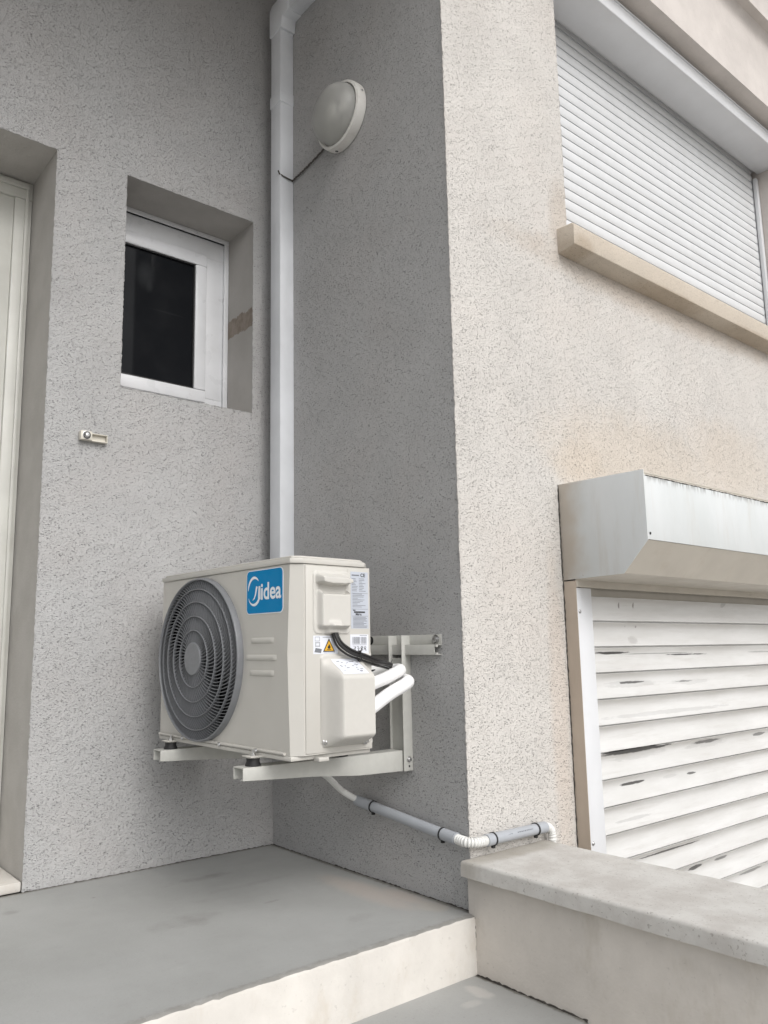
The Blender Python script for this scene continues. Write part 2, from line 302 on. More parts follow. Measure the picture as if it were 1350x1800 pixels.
# ------------------------------------------------------------------ mesh helpers
class MB:
    def __init__(s): s.v = []; s.f = []; s.mi = []; s.sm = []
    def add(s, vs, fs, mi=0, smooth=False):
        o = len(s.v); s.v += [tuple(v) for v in vs]
        for f in fs: s.f.append([i + o for i in f]); s.mi.append(mi); s.sm.append(smooth)
        return s
    def box(s, lo, hi, mi=0, bev=0.0, seg=2):
        lo, hi = Vector(lo), Vector(hi)
        if bev <= 0:
            x0, y0, z0 = lo; x1, y1, z1 = hi
            return s.add([(x0, y0, z0), (x1, y0, z0), (x1, y1, z0), (x0, y1, z0), (x0, y0, z1), (x1, y0, z1), (x1, y1, z1), (x0, y1, z1)],
                         [(0, 3, 2, 1), (4, 5, 6, 7), (0, 1, 5, 4), (1, 2, 6, 5), (2, 3, 7, 6), (3, 0, 4, 7)], mi)
        b = bmesh.new(); bmesh.ops.create_cube(b, size=1)
        for v in b.verts: v.co = Vector([(lo[i] + hi[i]) / 2 + v.co[i] * (hi[i] - lo[i]) for i in range(3)])
        bmesh.ops.bevel(b, geom=b.edges[:], offset=min(bev, min(hi - lo) * .49), segments=seg, profile=.5, affect='EDGES')
        b.verts.index_update()
        s.add([v.co[:] for v in b.verts], [[v.index for v in f.verts] for f in b.faces], mi, True); b.free(); return s
    def prism(s, prof, axis, a, b, mi=0, bev=0.0, smooth=False, seg=2):
        """closed 2D profile extruded along axis from a to b; the profile's coordinates are the other two axes in order"""
        def P(p, t):
            return {'x': (t, p[0], p[1]), 'y': (p[0], t, p[1]), 'z': (p[0], p[1], t)}[axis]
        n = len(prof); vs = [P(p, a) for p in prof] + [P(p, b) for p in prof]
        fs = [list(range(n)), list(range(2 * n - 1, n - 1, -1))] + [[i, i + n, (i + 1) % n + n, (i + 1) % n] for i in range(n)]
        bm = bmesh.new(); bv = [bm.verts.new(v) for v in vs]
        for f in fs: bm.faces.new([bv[i] for i in f])
        bmesh.ops.recalc_face_normals(bm, faces=bm.faces[:])
        if bev > 0: bmesh.ops.bevel(bm, geom=bm.edges[:], offset=bev, segments=seg, profile=.5, affect='EDGES')
        bm.verts.index_update()
        s.add([v.co[:] for v in bm.verts], [[v.index for v in f.verts] for f in bm.faces], mi, smooth or bev > 0); bm.free(); return s
    def tube(s, pts, r, seg=14, mi=0, caps=True, closed=False):
        pts = [Vector(p) for p in pts]; n = len(pts)
        rr = r if hasattr(r, '__len__') else [r] * n
        fr = None; rings = []
        for i in range(n):
            a = pts[(i - 1) % n] if (i > 0 or closed) else pts[i]; b = pts[(i + 1) % n] if (i < n - 1 or closed) else pts[i]
            t = (b - a).normalized()
            if fr is None:
                up = Vector((0, 0, 1)) if abs(t.z) < .9 else Vector((1, 0, 0)); u = t.cross(up).normalized()
            else: u = (fr - t * fr.dot(t)).normalized()
            fr = u; wv = t.cross(u)
            rings.append([pts[i] + (u * math.cos(2 * PI * k / seg) + wv * math.sin(2 * PI * k / seg)) * rr[i] for k in range(seg)])
        vs = [p for g in rings for p in g]; fs = []
        m = n if closed else n - 1
        for i in range(m):
            for k in range(seg):
                j = (i + 1) % n; k2 = (k + 1) % seg
                fs.append([i * seg + k, i * seg + k2, j * seg + k2, j * seg + k])
        s.add(vs, fs, mi, True)
        if caps and not closed:
            s.add(rings[0], [list(range(seg - 1, -1, -1))], mi); s.add(rings[-1], [list(range(seg))], mi)
        return s
    def lathe(s, prof, origin, ax, seg=48, mi=0):
        """prof: (radius, distance along ax)"""
        ax = Vector(ax).normalized(); up = Vector((0, 0, 1)) if abs(ax.z) < .9 else Vector((1, 0, 0))
        u = ax.cross(up).normalized(); wv = ax.cross(u); o = Vector(origin)
        vs = []; n = len(prof)
        for (r, h) in prof:
            for k in range(seg):
                a = 2 * PI * k / seg; vs.append(o + ax * h + (u * math.cos(a) + wv * math.sin(a)) * r)
        fs = [[i * seg + k, i * seg + (k + 1) % seg, (i + 1) * seg + (k + 1) % seg, (i + 1) * seg + k] for i in range(n - 1) for k in range(seg)]
        return s.add(vs, fs, mi, True)
    def build(s, name, mats, parent=None, fix=True, sharp=35):
        me = bpy.data.meshes.new(name); me.from_pydata(s.v, [], s.f)
        for m in (mats if isinstance(mats, (list, tuple)) else [mats]): me.materials.append(m)
        for p, mi, sm in zip(me.polygons, s.mi, s.sm): p.material_index = mi; p.use_smooth = sm
        if fix:
            b = bmesh.new(); b.from_mesh(me)
            bmesh.ops.remove_doubles(b, verts=b.verts[:], dist=1e-6)
            bmesh.ops.recalc_face_normals(b, faces=b.faces[:]); b.to_mesh(me); b.free()
        me.update()
        try: me.set_sharp_from_angle(angle=math.radians(sharp))
        except Exception: pass
        o = bpy.data.objects.new(name, me); COL.objects.link(o)
        if parent: o.parent = parent
        return o

def empty(name, loc=(0, 0, 0), rz=0.):
    o = bpy.data.objects.new(name, None); COL.objects.link(o); o.location = loc; o.rotation_euler = (0, 0, rz); o.empty_display_size = .1; return o
def tag(o, label=None, cat=None, group=None, kind=None):
    if label: o['label'] = label
    if cat: o['category'] = cat
    if group: o['group'] = group
    if kind: o['kind'] = kind
    return o
def textmesh(body, size, offset=0.0, xs=1.0):
    c = bpy.data.curves.new('t', 'FONT'); c.body = body; c.size = size; c.offset = offset; c.align_x = 'LEFT'; c.extrude = 0
    o = bpy.data.objects.new('t', c); COL.objects.link(o)
    bpy.context.view_layer.update()
    me = bpy.data.meshes.new_from_object(o.evaluated_get(bpy.context.evaluated_depsgraph_get()))
    vs = [(v.co.x * xs, v.co.y) for v in me.vertices]; fs = [list(p.vertices) for p in me.polygons]
    bpy.data.objects.remove(o); bpy.data.curves.remove(c); bpy.data.meshes.remove(me)
    return vs, fs
def spline(pts, n=10):
    pts = [Vector(p) for p in pts]; P = [pts[0] * 2 - pts[1]] + pts + [pts[-1] * 2 - pts[-2]]; out = []
    for i in range(1, len(P) - 2):
        for k in range(n):
            t = k / n; a, b, c, d = P[i - 1], P[i], P[i + 1], P[i + 2]
            out.append(.5 * ((2 * b) + (c - a) * t + (2 * a - 5 * b + 4 * c - d) * t * t + (3 * b - a - 3 * c + d) * t ** 3))
    out.append(pts[-1]); return out

def wall_sheet(name, u0, u1, v0, v1, holes, P, dirn, mats, parent, fine=0.0):
    """wall face with openings. P(u, v, d) gives the point d behind the face; holes = (u0,u1,v0,v1,depth)"""
    m = MB()
    us = sorted({u0, u1, *[h[0] for h in holes], *[h[1] for h in holes]}); us = [u for u in us if u0 <= u <= u1]
    vs = sorted({v0, v1, *[h[2] for h in holes], *[h[3] for h in holes]}); vs = [v for v in vs if v0 <= v <= v1]
    for i in range(len(us) - 1):
        for j in range(len(vs) - 1):
            uc, vc = (us[i] + us[i + 1]) / 2, (vs[j] + vs[j + 1]) / 2
            if any(h[0] < uc < h[1] and h[2] < vc < h[3] for h in holes): continue
            m.add([P(us[i], vs[j], 0), P(us[i + 1], vs[j], 0), P(us[i + 1], vs[j + 1], 0), P(us[i], vs[j + 1], 0)], [(0, 1, 2, 3)] if dirn > 0 else [(3, 2, 1, 0)])
    for (a, b, c, d, dep) in holes:
        for (p, q) in (((a, c), (b, c)), ((b, c), (b, d)), ((b, d), (a, d)), ((a, d), (a, c))):
            f = [P(*p, 0), P(*q, 0), P(*q, dep), P(*p, dep)]
            m.add(f, [(0, 1, 2, 3)] if dirn < 0 else [(3, 2, 1, 0)], 1)
    return m.build(name, mats, parent, fix=False)

D = .9637
# ------------------------------------------------------------------ ground and steps
g = MB(); g.add([(-60, -60, -.90), (60, -60, -.90), (60, 60, -.90), (-60, 60, -.90)], [(0, 1, 2, 3)])
tag(g.build('ground', M['ground'], fix=False), kind='structure')

def rough_slab(name, x0, x1, y0, y1, z0, z1, mats, nose=.012):
    """concrete slab whose front edge is slightly uneven"""
    m = MB(); n = 240; prof = []
    for i in range(n + 1):
        x = x0 + (x1 - x0) * i / n
        j = (math.sin(x * 61) + math.sin(x * 143 + 1) * .6 + random.uniform(-1, 1) * .8) * .0012
        k = random.uniform(0, .0014) + (.002 if random.random() < .03 else 0)
        prof.append([(x, y1, z1), (x, y0 + .018, z1), (x, y0 + .010 + k, z1 - .0002), (x, y0 + .003 + j, z1 - .003 - k), (x, y0 + j * .4, z1 - .009 - k), (x, y0, z0)])
    vs = [p for q in prof for p in q]; fs = []; mi = []
    for i in range(n):
        for k in range(5):
            a = i * 6 + k; fs.append([a, a + 6, a + 7, a + 1]); mi.append(0 if k < 3 else 1)
    for f, q in zip(fs, mi): m.add([vs[i] for i in f], [(0, 1, 2, 3)], q, True)
    m.add([(x0, y0, z0), (x0, y1, z0), (x0, y1, z1), (x0, y0, z1)], [(0, 1, 2, 3)], 1)
    m.add([(x1, y0, z0), (x1, y1, z0), (x1, y1, z1), (x1, y0, z1)], [(0, 1, 2, 3)], 1)
    return m.build(name, mats)
tag(rough_slab('landing', -3.2, -.0005, -.0235, D + .4, -.9, 0, [M['floor'], M['riser']]), kind='structure')
tag(rough_slab('step', -3.2, -.0165, -.362, -.0245, -.9, -.1442, [M['floor2'], M['riser']]), kind='structure')
for k in range(1, 4):
    tag(rough_slab('step', -3.2, -.0165, -.362 - .31 * k, -.363 - .31 * (k - 1), -.9, -.1442 - .16 * k, [M['floor2'], M['riser']]), kind='structure')

# ------------------------------------------------------------------ house
house = tag(empty('house', (0, 0, 0)), 'rendered house with a grey porch recess and a brighter cream street wall', 'house')
PA = lambda u, v, d: (u, D + d, v)
wall_sheet('wall', -3.2, 0.0, 0, 3.6, [(-1.95, -.872, 0, 2.3757, .30), (-.626, -.0967, 1.5874, 2.3779, .24)], PA, 1,
           [M['stucco_recess'], M['reveal']], house)
PB = lambda u, v, d: (d, u, v)
wall_sheet('wall', -.0, D, 0, 3.6, [], PB, -1, [M['stucco_recess']], house)
PC = lambda u, v, d: (u, d, v)
wall_sheet('wall', 0.0, 5.2, -.9, 4.2, [(.604, 2.4560, 2.075, 3.225, .30)], PC, 1, [M['stucco_street'], M['upper_band']], house)
# bulk behind the faces so that nothing leaks
b = MB(); b.box((.31, .31, -.9), (5.2, 4.0, 4.15)); b.box((-3.2, D + .31, -.0), (.30, 4.0, 3.6)); b.build('wall_core', M['neighbour'], house)
# porch ceiling
b = MB(); b.box((-3.2, -.50, 3.46), (-.002, D + .3, 3.66), bev=.004); b.build('porch_ceiling', M['upper_band'], house)
# projecting band above the upper window and the moulded ledge over it
prof = [(.29, 3.215), (-.14, 3.215), (-.14, 3.545), (-.146, 3.575), (-.165, 3.598), (-.20, 3.605), (-.20, 3.65), (-.215, 3.70), (-.215, 4.25), (.29, 4.25)]
b = MB(); b.prism(prof, 'x', .012, 5.2); b.build('projecting_band', M['upper_band'], house)
# sill of the upper window
prof = [(.11, 2.077), (-.0, 2.040), (-.068, 2.052), (-.070, 2.122), (-.062, 2.130), (.11, 2.140)]
b = MB(); b.prism(prof, 'x', .545, 2.56, bev=.003)
for i, v in enumerate(b.v):
    b.v[i] = (v[0] + random.uniform(-.0006, .0006), v[1] + random.uniform(-.0008, .0008), v[2] + random.uniform(-.0006, .0006))
b.build('window_sill', M['sill'], house)

# rough arrises of the render coat
def arris(a, b, r, mat):
    a, b = Vector(a), Vector(b); n = max(8, int((b - a).length / .007)); m = MB()
    pts = [a.lerp(b, i / n) + Vector([random.uniform(-.0011, .0011) for _ in range(3)]) for i in range(n + 1)]
    m.tube(pts, [max(.0004, r * (1 + random.uniform(-.45, .45)) - (.0012 if random.random() < .05 else 0)) for _ in pts], 6)
    m.build('arris', mat, house)
ar_ = .0025
arris((.0008, .0008, .14), (.0008, .0008, 3.4), ar_, M['stucco_street']); arris((.0008, .0008, 0), (.0008, .0008, .095), ar_, M['stucco_recess'])
for (a_, b_) in (((-.872, D + .0008, .002), (-.872, D + .0008, 2.3757)), ((-1.95, D + .0008, 2.3757), (-.872, D + .0008, 2.3757)), ((-.626, D + .0008, 1.5874), (-.626, D + .0008, 2.3779)),
                 ((-.0967, D + .0008, 1.5874), (-.0967, D + .0008, 2.3779)), ((-.626, D + .0008, 2.3779), (-.0967, D + .0008, 2.3779)), ((-.626, D + .0008, 1.5874), (-.0967, D + .0008, 1.5874))):
    arris(a_, b_, .0017, M['stucco_recess'])
arris((.604, .0008, 2.14), (.604, .0008, 3.22), .0019, M['stucco_street'])

# open joints where the walls meet the floor
def joint(a, b, r, par, off=Vector((0, 0, 0))):
    a, b = Vector(a), Vector(b); n = int((b - a).length / .008); m = MB()
    pts = [a.lerp(b, i / n) + Vector([random.uniform(-.0012, .0012) for _ in range(3)]) - off for i in range(n + 1)]
    m.tube(pts, [max(.0003, r * random.uniform(.2, 1.25)) for _ in pts], 5); m.build('joint', M['mortar_dark'], par)
joint((-.0008, .004, .0005), (-.0008, .60, .0005), .0024, house); joint((-.0008, .60, .0005), (-.0008, D - .002, .0005), .0012, house)
joint((-.868, D - .0008, .0005), (-.004, D - .0008, .0005), .0014, house)

# small window in the recess wall
wy = D + .205
win = MB()
def ring(m, x0, x1, z0, z1, t, y0, y1, bev=.002, left=None):
    L = t if left is None else left
    m.box((x0, y0, z1 - t), (x1, y1, z1), bev=bev); m.box((x0, y0, z0), (x1, y1, z0 + t), bev=bev)
    m.box((x1 - t, y0, z0 + t), (x1, y1, z1 - t), bev=bev); m.box((x0, y0, z0 + t), (x0 + L, y1, z1 - t), bev=bev)
ring(win, -.6255, -.0972, 1.5880, 2.3772, .096, wy, wy + .06, left=.03)
ring(win, -.6250, -.0977, 1.5885, 2.3767, .020, wy - .014, wy - .0005, left=.012)
W = win.build('window', M['frame_white'], house)
sa = MB(); ring(sa, -.620, -.1965, 1.661, 2.2830, .050, wy - .012, wy + .03, bev=.005, left=.03)
sash = sa.build('sash', M['frame_white'], W)
gv = MB(); ring(gv, -.6215, -.1940, 1.6585, 2.2855, .0024, wy - .0012, wy + .002, bev=.0004, left=.001); gv.build('gasket', M['print_grey'], W)
gb = MB(); ring(gb, -.591, -.2460, 1.7105, 2.2335, .006, wy - .006, wy + .02, bev=.001, left=.004); gb.build('gasket', M['rubber'], W)
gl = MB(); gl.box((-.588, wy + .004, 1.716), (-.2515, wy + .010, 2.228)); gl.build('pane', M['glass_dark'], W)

# door in the left opening
dy = D + .2736 - .012
df = MB()
df.box((-1.95, dy, 2.3095), (-.8725, dy + .05, 2.3752), bev=.003)
df.box((-.932, dy + .001, .035), (-.8728, dy + .049, 2.309), bev=.003)
df.box((-1.95, dy - .009, 2.345), (-.886, dy - .0005, 2.366), bev=.002); df.box((-.898, dy - .009, .035), (-.886, dy - .0005, 2.3448), bev=.002)
DF = df.build('door', M['door_cream'], house)
dp = MB(); dp.box((-1.94, dy + .012, .04), (-.9325, dy + .045, 2.309), bev=.002)
dp.box((-1.85, dy + .006, 1.2), (-1.02, dy + .0115, 2.22), bev=.004); dp.box((-1.85, dy + .006, .15), (-1.02, dy + .0115, 1.08), bev=.004)
dp.build('door_leaf', M['door_cream'], DF)
th = MB(); th.box((-1.95, D + .004, .0004), (-.874, D + .29, .030), bev=.006); th.build('threshold', M['riser'], house)

# ------------------------------------------------------------------ upper roller shutter (in the reveal)
us = tag(empty('roller_shutter', (.604, .1, 2.13)), 'clean white closed roller shutter of narrow slats in the upper window', 'roller shutter')
def P0(par): return Vector(par.location)
def local(m, par):
    o = Vector(par.location)
    m.v = [(v[0] - o.x, v[1] - o.y, v[2] - o.z) for v in m.v]; return m
def curtain(x0, x1, zbot, pitch, n, y, amp, lip, gap, pw=1.0):
    m = MB(); prof = []
    for k in range(n):
        z0 = zbot + k * pitch
        steps = 12
        prof.append((y + gap, z0 - .0001)); prof.append((y + gap, z0 + pitch * .035))
        for i in range(steps + 1):
            t = i / steps; zz = z0 + pitch * (.05 + .93 * t)
            prof.append((y - amp * (math.sin(PI * (.08 + .90 * t) ** pw) ** (.75 if amp > 0 else 1)) - lip * (1 - t), zz))
    nP = len(prof)
    vs = [(x0, p[0], p[1]) for p in prof] + [(x1, p[0], p[1]) for p in prof]
    m.add(vs, [[i, i + nP, i + nP + 1, i + 1] for i in range(nP - 1)], 0, True)
    m.add([(x0, y + .012, prof[0][1]), (x1, y + .012, prof[0][1]), (x1, y + .012, prof[-1][1]), (x0, y + .012, prof[-1][1])], [(0, 1, 2, 3)])
    return m
yS = .115
local(curtain(.63, 2.432, 2.3014 - 4 * .0437, .0437, 24, yS, .0062, .0006, .0035), us).build('slat_curtain', M['shutter_white'], us, sharp=50)
for (x0, x1) in ((.606, .632), (2.428, 2.4535)):
    g_ = MB(); g_.box((x0, yS - .028, 2.125), (x1, yS - .010, 3.10), bev=.002); g_.box((x0, yS - .004, 2.125), (x1, yS + .02, 3.10), bev=.002)
    g_.box((x0 if x0 < 1 else x1 - .004, yS - .0098, 2.125), (x0 + .004 if x0 < 1 else x1, yS - .0042, 3.10))
    local(g_, us).build('guide', M['box_white'], us)
bx = MB()
prof = [(yS - .027, 3.128), (-.066, 3.128), (-.068, 3.131), (-.068, 3.188), (-.050, 3.2125), (yS + .16, 3.2125), (yS + .16, 3.128), (yS + .03, 3.128), (yS + .03, 3.150), (yS - .027, 3.150)]
bx.prism(prof, 'x', .606, 2.4535, bev=.0008)
local(bx, us).build('shutter_box', M['box_white'], us)
fl = MB(); fl.box((.606, -.0735, 3.1885), (2.4535, -.060, 3.1925), bev=.001); local(fl, us).build('flashing', M['box_white'], us)
bk = MB(); bk.box((.607, yS + .022, 2.145), (2.4530, yS + .03, 3.12)); local(bk, us).build('backing', M['dark_inside'], us)

# ------------------------------------------------------------------ lower roller shutter (on the wall face)
ls = tag(empty('roller_shutter', (.473, 0, -.6)), 'weathered roller shutter with scuffed wide slats and a projecting box behind the low wall', 'roller shutter')
XE = 3.2
def l_(m): return local(m, ls)
sl = curtain(.545, XE, .8523 - 15 * .0825, .0825, 15, -.0310, -.0105, .0035, .008, 1.5)
l_(sl).build('slat_curtain', M['slats_weathered'], ls, sharp=50)
tb = MB(); tb.box((.545, -.012, .8560), (XE, -.004, .94)); tb.box((.545, -.016, .8525), (XE, -.004, .8555)); l_(tb).build('slat_curtain', M['box_beige'], ls)
gd = MB()
gd.box((.4745, -.0455, -.38), (.5535, -.0425, .8745), bev=.0008); gd.box((.5505, -.042, -.38), (.5535, -.034, .8745)); gd.box((.4745, -.042, -.38), (.5505, -.032, .8745))
G = l_(gd).build('guide', M['box_white'], ls)
gs = MB(); gs.box((.4730, -.0465, -.38), (.4743, .0005, .8965)); gs.box((.4750, -.0315, -.38), (.484, .0005, .8740)); l_(gs).build('guide_side', M['guide_side'], ls)
for z in (.80, .105):
    sc = MB(); sc.lathe([(0, .0035), (.004, .0032), (.006, .0015), (.0065, 0)], (.487, -.0455, z), (0, -1, 0), 16); l_(sc).build('screw', M['zinc'], ls)
# sealant bead against the wall
se = MB(); pts = []
for i in range(180):
    z = -.38 + i * (1.212 + .38) / 179
    pts.append((.4716 + random.uniform(-.0013, .0010) - (.0015 if .9 < z < 1.2 else 0), -.0006 + random.uniform(-.0008, .0008), z))
se.tube(pts, [random.uniform(.0012, .0030) for _ in pts], 6); l_(se).build('sealant', M['mortar_dark'], ls)
# box: end cap, front sheet, sloped underside, top
cap = [(-.001, .9005), (-.2177, .9055), (-.3035, .9990), (-.3035, 1.2088), (-.001, 1.2120)]
e = MB(); e.prism(cap, 'x', .4715, .4745, bev=.0006); l_(e).build('end_cap', M['weathered_box'], ls)
f = MB(); f.box((.4755, -.3025, 1.000), (XE, -.2995, 1.1935), bev=.0006); FR = l_(f).build('front_sheet', M['weathered_box'], ls)
t = MB(); t.box((.4750, -.3015, 1.1990), (XE, -.0015, 1.2030)); t.box((.476, -.3000, 1.1935), (XE, -.290, 1.1989)); l_(t).build('top_sheet', M['box_beige'], ls)
u = MB(); u.prism([(-.3000, .9990), (-.2170, .9075), (-.050, .8990), (-.048, .8770), (-.044, .8765), (-.044, .9010), (-.2150, .9110), (-.2980, 1.0010)], 'x', .4752, XE)
l_(u).build('underside', M['box_beige'], ls)
sc = MB(); sc.lathe([(0, .002), (.0035, .0018), (.0042, 0)], (.487, -.3028, 1.018), (0, -1, 0), 14); l_(sc).build('screw', M['print_black'], ls)
# dark seam with grime between the top sheet and the front
gm = MB(); pts = [(.48 + i * .009, -.3026, 1.1925 + random.uniform(-.0012, .0006)) for i in range(int((XE - .48) / .009))]
gm.tube(pts, [random.uniform(.0006, .0022) for _ in pts], 5); l_(gm).build('seam', M['mortar_dark'], ls)

# ------------------------------------------------------------------ low garden wall with coping
gw = tag(empty('garden_wall', (0, 0, -.9)), 'low rendered wall with a weathered concrete coping beside the steps', 'low wall')
b = MB(); b.box((-.0155, -1.75, -.9), (.285, -.0006, .0965), bev=.002); b.v = [(v[0], v[1], v[2] + .9) for v in b.v]; b.build('wall_body', M['garden_wall'], gw)
joint((-.0162, -.358, -.1440), (-.0162, -.026, -.1440), .0036, gw, Vector((0, 0, -.9)))
joint((-.0162, -.0235, -.140), (-.0162, -.0235, -.004), .0012, gw, Vector((0, 0, -.9)))
# coping: slab with softened, slightly chipped top edges
cb = bmesh.new(); bmesh.ops.create_cube(cb, size=1)
for v in cb.verts: v.co = Vector(((-.040 + .311) / 2 + v.co.x * .351, -.890 + v.co.y * 1.7780, .1170 + v.co.z * .040))
top = [e for e in cb.edges if all(v.co.z > .12 for v in e.verts)]
bmesh.ops.bevel(cb, geom=top, offset=.009, segments=4, profile=.5, affect='EDGES')
bmesh.ops.subdivide_edges(cb, edges=[e for e in cb.edges if e.calc_length() > .3], cuts=120, use_grid_fill=True)
from mathutils import noise as mn
for v in cb.verts:
    n_ = mn.noise(v.co * 18) * .0012 + mn.noise(v.co * 70) * .0006
    v.co.x += n_; v.co.z += n_ * .7 + .9
me = bpy.data.meshes.new('coping'); bmesh.ops.recalc_face_normals(cb, faces=cb.faces[:]); cb.to_mesh(me); cb.free(); me.materials.append(M['coping'])
for p in me.polygons: p.use_smooth = True
me.set_sharp_from_angle(angle=math.radians(40))
co = bpy.data.objects.new('coping', me); COL.objects.link(co); co.parent = gw

# ------------------------------------------------------------------ cable trunking (vertical white duct)
tr = tag(empty('cable_trunking', (0, .857, 1.0)), 'tall white rectangular cable trunking rising in the corner above the condenser', 'cable trunking')
def bxl(x0, x1, y0, y1, z0, z1, bev=.0014):
    m = MB(); m.box((x0, y0, z0), (x1, y1, z1), bev=bev); return local(m, tr)
bxl(-.062, -.0005, .824, .892, .93, 3.185).build('duct', M['white_pvc'], tr)
bxl(-.0655, -.0003, .8205, .8955, 2.845, 2.895, .002).build('joint_cover', M['white_pvc'], tr)
# elbow: swept square section turning from up to sideways along the wall
el = MB()
x0, x1 = -.067, -.0002
sl_ = .62
pr_ = [(.8125, 3.168), (.8045, 3.2130), (.765, 3.2130), (.765, 3.3060), (.880, 3.3060), (.8980, 3.2880), (.8980, 3.168)]
el.prism(pr_, 'x', x0, x1, bev=.002); local(el, tr).build('elbow', M['white_pvc'], tr)
bxl(-.062, -.0005, -.45, .770, 3.2165, 3.302).build('duct', M['white_pvc'], tr)

# ------------------------------------------------------------------ wall lamp
LC = Vector((0, .492, 2.600))
lp = tag(empty('wall_lamp', LC), 'round bulkhead wall lamp with frosted glass beside the white trunking', 'wall lamp')
m = MB(); m.lathe([(.02, .001), (.119, .001), (.1225, .004), (.1225, .030), (.1205, .038), (.1125, .042), (.1095, .038), (.108, .020), (.02, .019)], (0, 0, 0), (-1, 0, 0), 72)
m.build('base_ring', M['lamp_base'], lp)
m = MB(); m.lathe([(.1065, .024), (.1070, .040), (.1055, .055), (.0985, .074), (.084, .090), (.060, .101), (.030, .107), (.001, .108),
                   (.001, .105), (.030, .104), (.058, .098), (.0815, .0875), (.096, .072), (.103, .054), (.1045, .040), (.1040, .024)], (0, 0, 0), (-1, 0, 0), 72)
m.build('glass_cover', M['lamp_glass'], lp)
m = MB(); m.lathe([(.001, .024), (.085, .024), (.100, .030), (.101, .020)], (0, 0, 0), (-1, 0, 0), 48)
m.build('reflector', M['lamp_inner'], lp)
m = MB(); m.tube([(-.045, -.055, .0), (-.045, -.028, .0)], [.013, .014], 18); m.lathe([(.014, 0), (.024, .012), (.030, .028), (.030, .042), (.022, .058), (.001, .066)], (-.052, -.028, 0), (0, 1, 0.12), 24)
m.build('bulb', M['bulb'], lp)
for a in (18, -105 + 0, 150):
    aa = math.radians(a); dirv = Vector((0, -math.cos(aa), math.sin(aa)))
    m = MB(); m.lathe([(.001, .0006), (.0055, .0006), (.0065, -.001)], dirv * .1225 + Vector((-.017, 0, 0)), dirv, 14); m.build('screw', M['zinc'] if a == 18 else M['print_black'], lp)

# cord from the lamp to the trunking
cdm = MB(); p0 = Vector((-.008, .818, 2.520)); cp = []
for i in range(60):
    t = i / 59; q = Vector((-.008, .822 + (.585 - .822) * t, 2.518 + (2.548 - 2.518) * t)) + Vector((0, .0022 * math.sin(t * 52), .0022 * math.cos(t * 52)))
    q.z += -.004 * math.sin(PI * t); cp.append(q)
cdm.tube(cp, .0030, 8)
cp2 = [q + Vector((0, .0040 * math.sin(i * .9 + 3.1), .0050 * math.cos(i * .9 + 3.1))) for i, q in enumerate(cp)]
cdm.tube(cp2, .0022, 8)
cdm.tube([(-.064, .836, 2.548), (-.063, .829, 2.532), (-.052, .820, 2.522), (-.030, .8195, 2.519), (-.008, .821, 2.519)], .003, 8)
tag(cdm.build('lamp_cord', M['cord_brown']), 'dark twisted cord running from the wall lamp to the trunking', 'cord')

# ------------------------------------------------------------------ door stay on the recess wall
lt = tag(empty('door_stay', (-.716, D, 1.392)), 'small cream plastic door holder with round knob under the small window', 'door holder')
m = MB(); m.box((-.047, -.024, -.014), (-.008, -.0005, .0165), bev=.003); m.build('housing', M['latch'], lt)
m = MB(); m.lathe([(.001, .0095), (.006, .009), (.0085, .004), (.0105, .001), (.0135, .0005), (.0135, -.003)], (-.0275, -.0245, .0015), (0, -1, 0), 24); m.build('knob', M['zinc'], lt)
m = MB(); m.lathe([(.0092, .0005), (.0092, .0016), (.0125, .0016), (.0125, .0005)], (-.0275, -.0248, .0015), (0, -1, 0), 24); m.build('knob_rim', M['print_black'], lt)
m = MB(); m.box((-.0075, -.019, .0095), (.0455, -.0005, .0125), bev=.001); m.box((-.0075, -.019, -.0145), (.0455, -.0005, -.0115), bev=.001); m.box((.0425, -.019, -.0113), (.0455, -.0005, .0093), bev=.001)
m.box((-.0075, -.006, -.0113), (.0423, -.0005, .0093)); m.build('frame', M['latch'], lt)

# ------------------------------------------------------------------ wall bracket
br = tag(empty('wall_bracket', (0, .24, .34)), 'off white steel wall bracket with rail and two arms carrying the condenser', 'bracket')
BO = Vector((0, .24, .34))
def bl(m): m.v = [tuple(Vector(v) - BO) for v in m.v]; return m
r_ = MB(); r_.box((-.0030, .0817, .7030), (-.0004, .80, .7315), bev=.0008)
r_.box((-.0235, .0905, .6735), (-.0210, .80, .7028), bev=.0006); r_.box((-.0209, .0830, .7005), (-.0004, .80, .7028)); r_.box((-.0209, .0830, .6735), (-.0004, .80, .6758))
r_.box((-.0235, .0817, .6955), (-.0175, .0905, .7028)); r_.box((-.0235, .0817, .6735), (-.0175, .0905, .6800))
bl(r_).build('rail', M['bracket_paint'], br)
for y in (.103, .395):
    m = MB(); m.lathe([(.0135, 0), (.0135, .002), (.0085, .0022), (.0085, .0075), (.006, .009), (.001, .009)], (-.0032, y, .7175), (-1, 0, 0), 16)
    bl(m).build('bolt', M['zinc'] if y < .2 else M['print_black'], br)
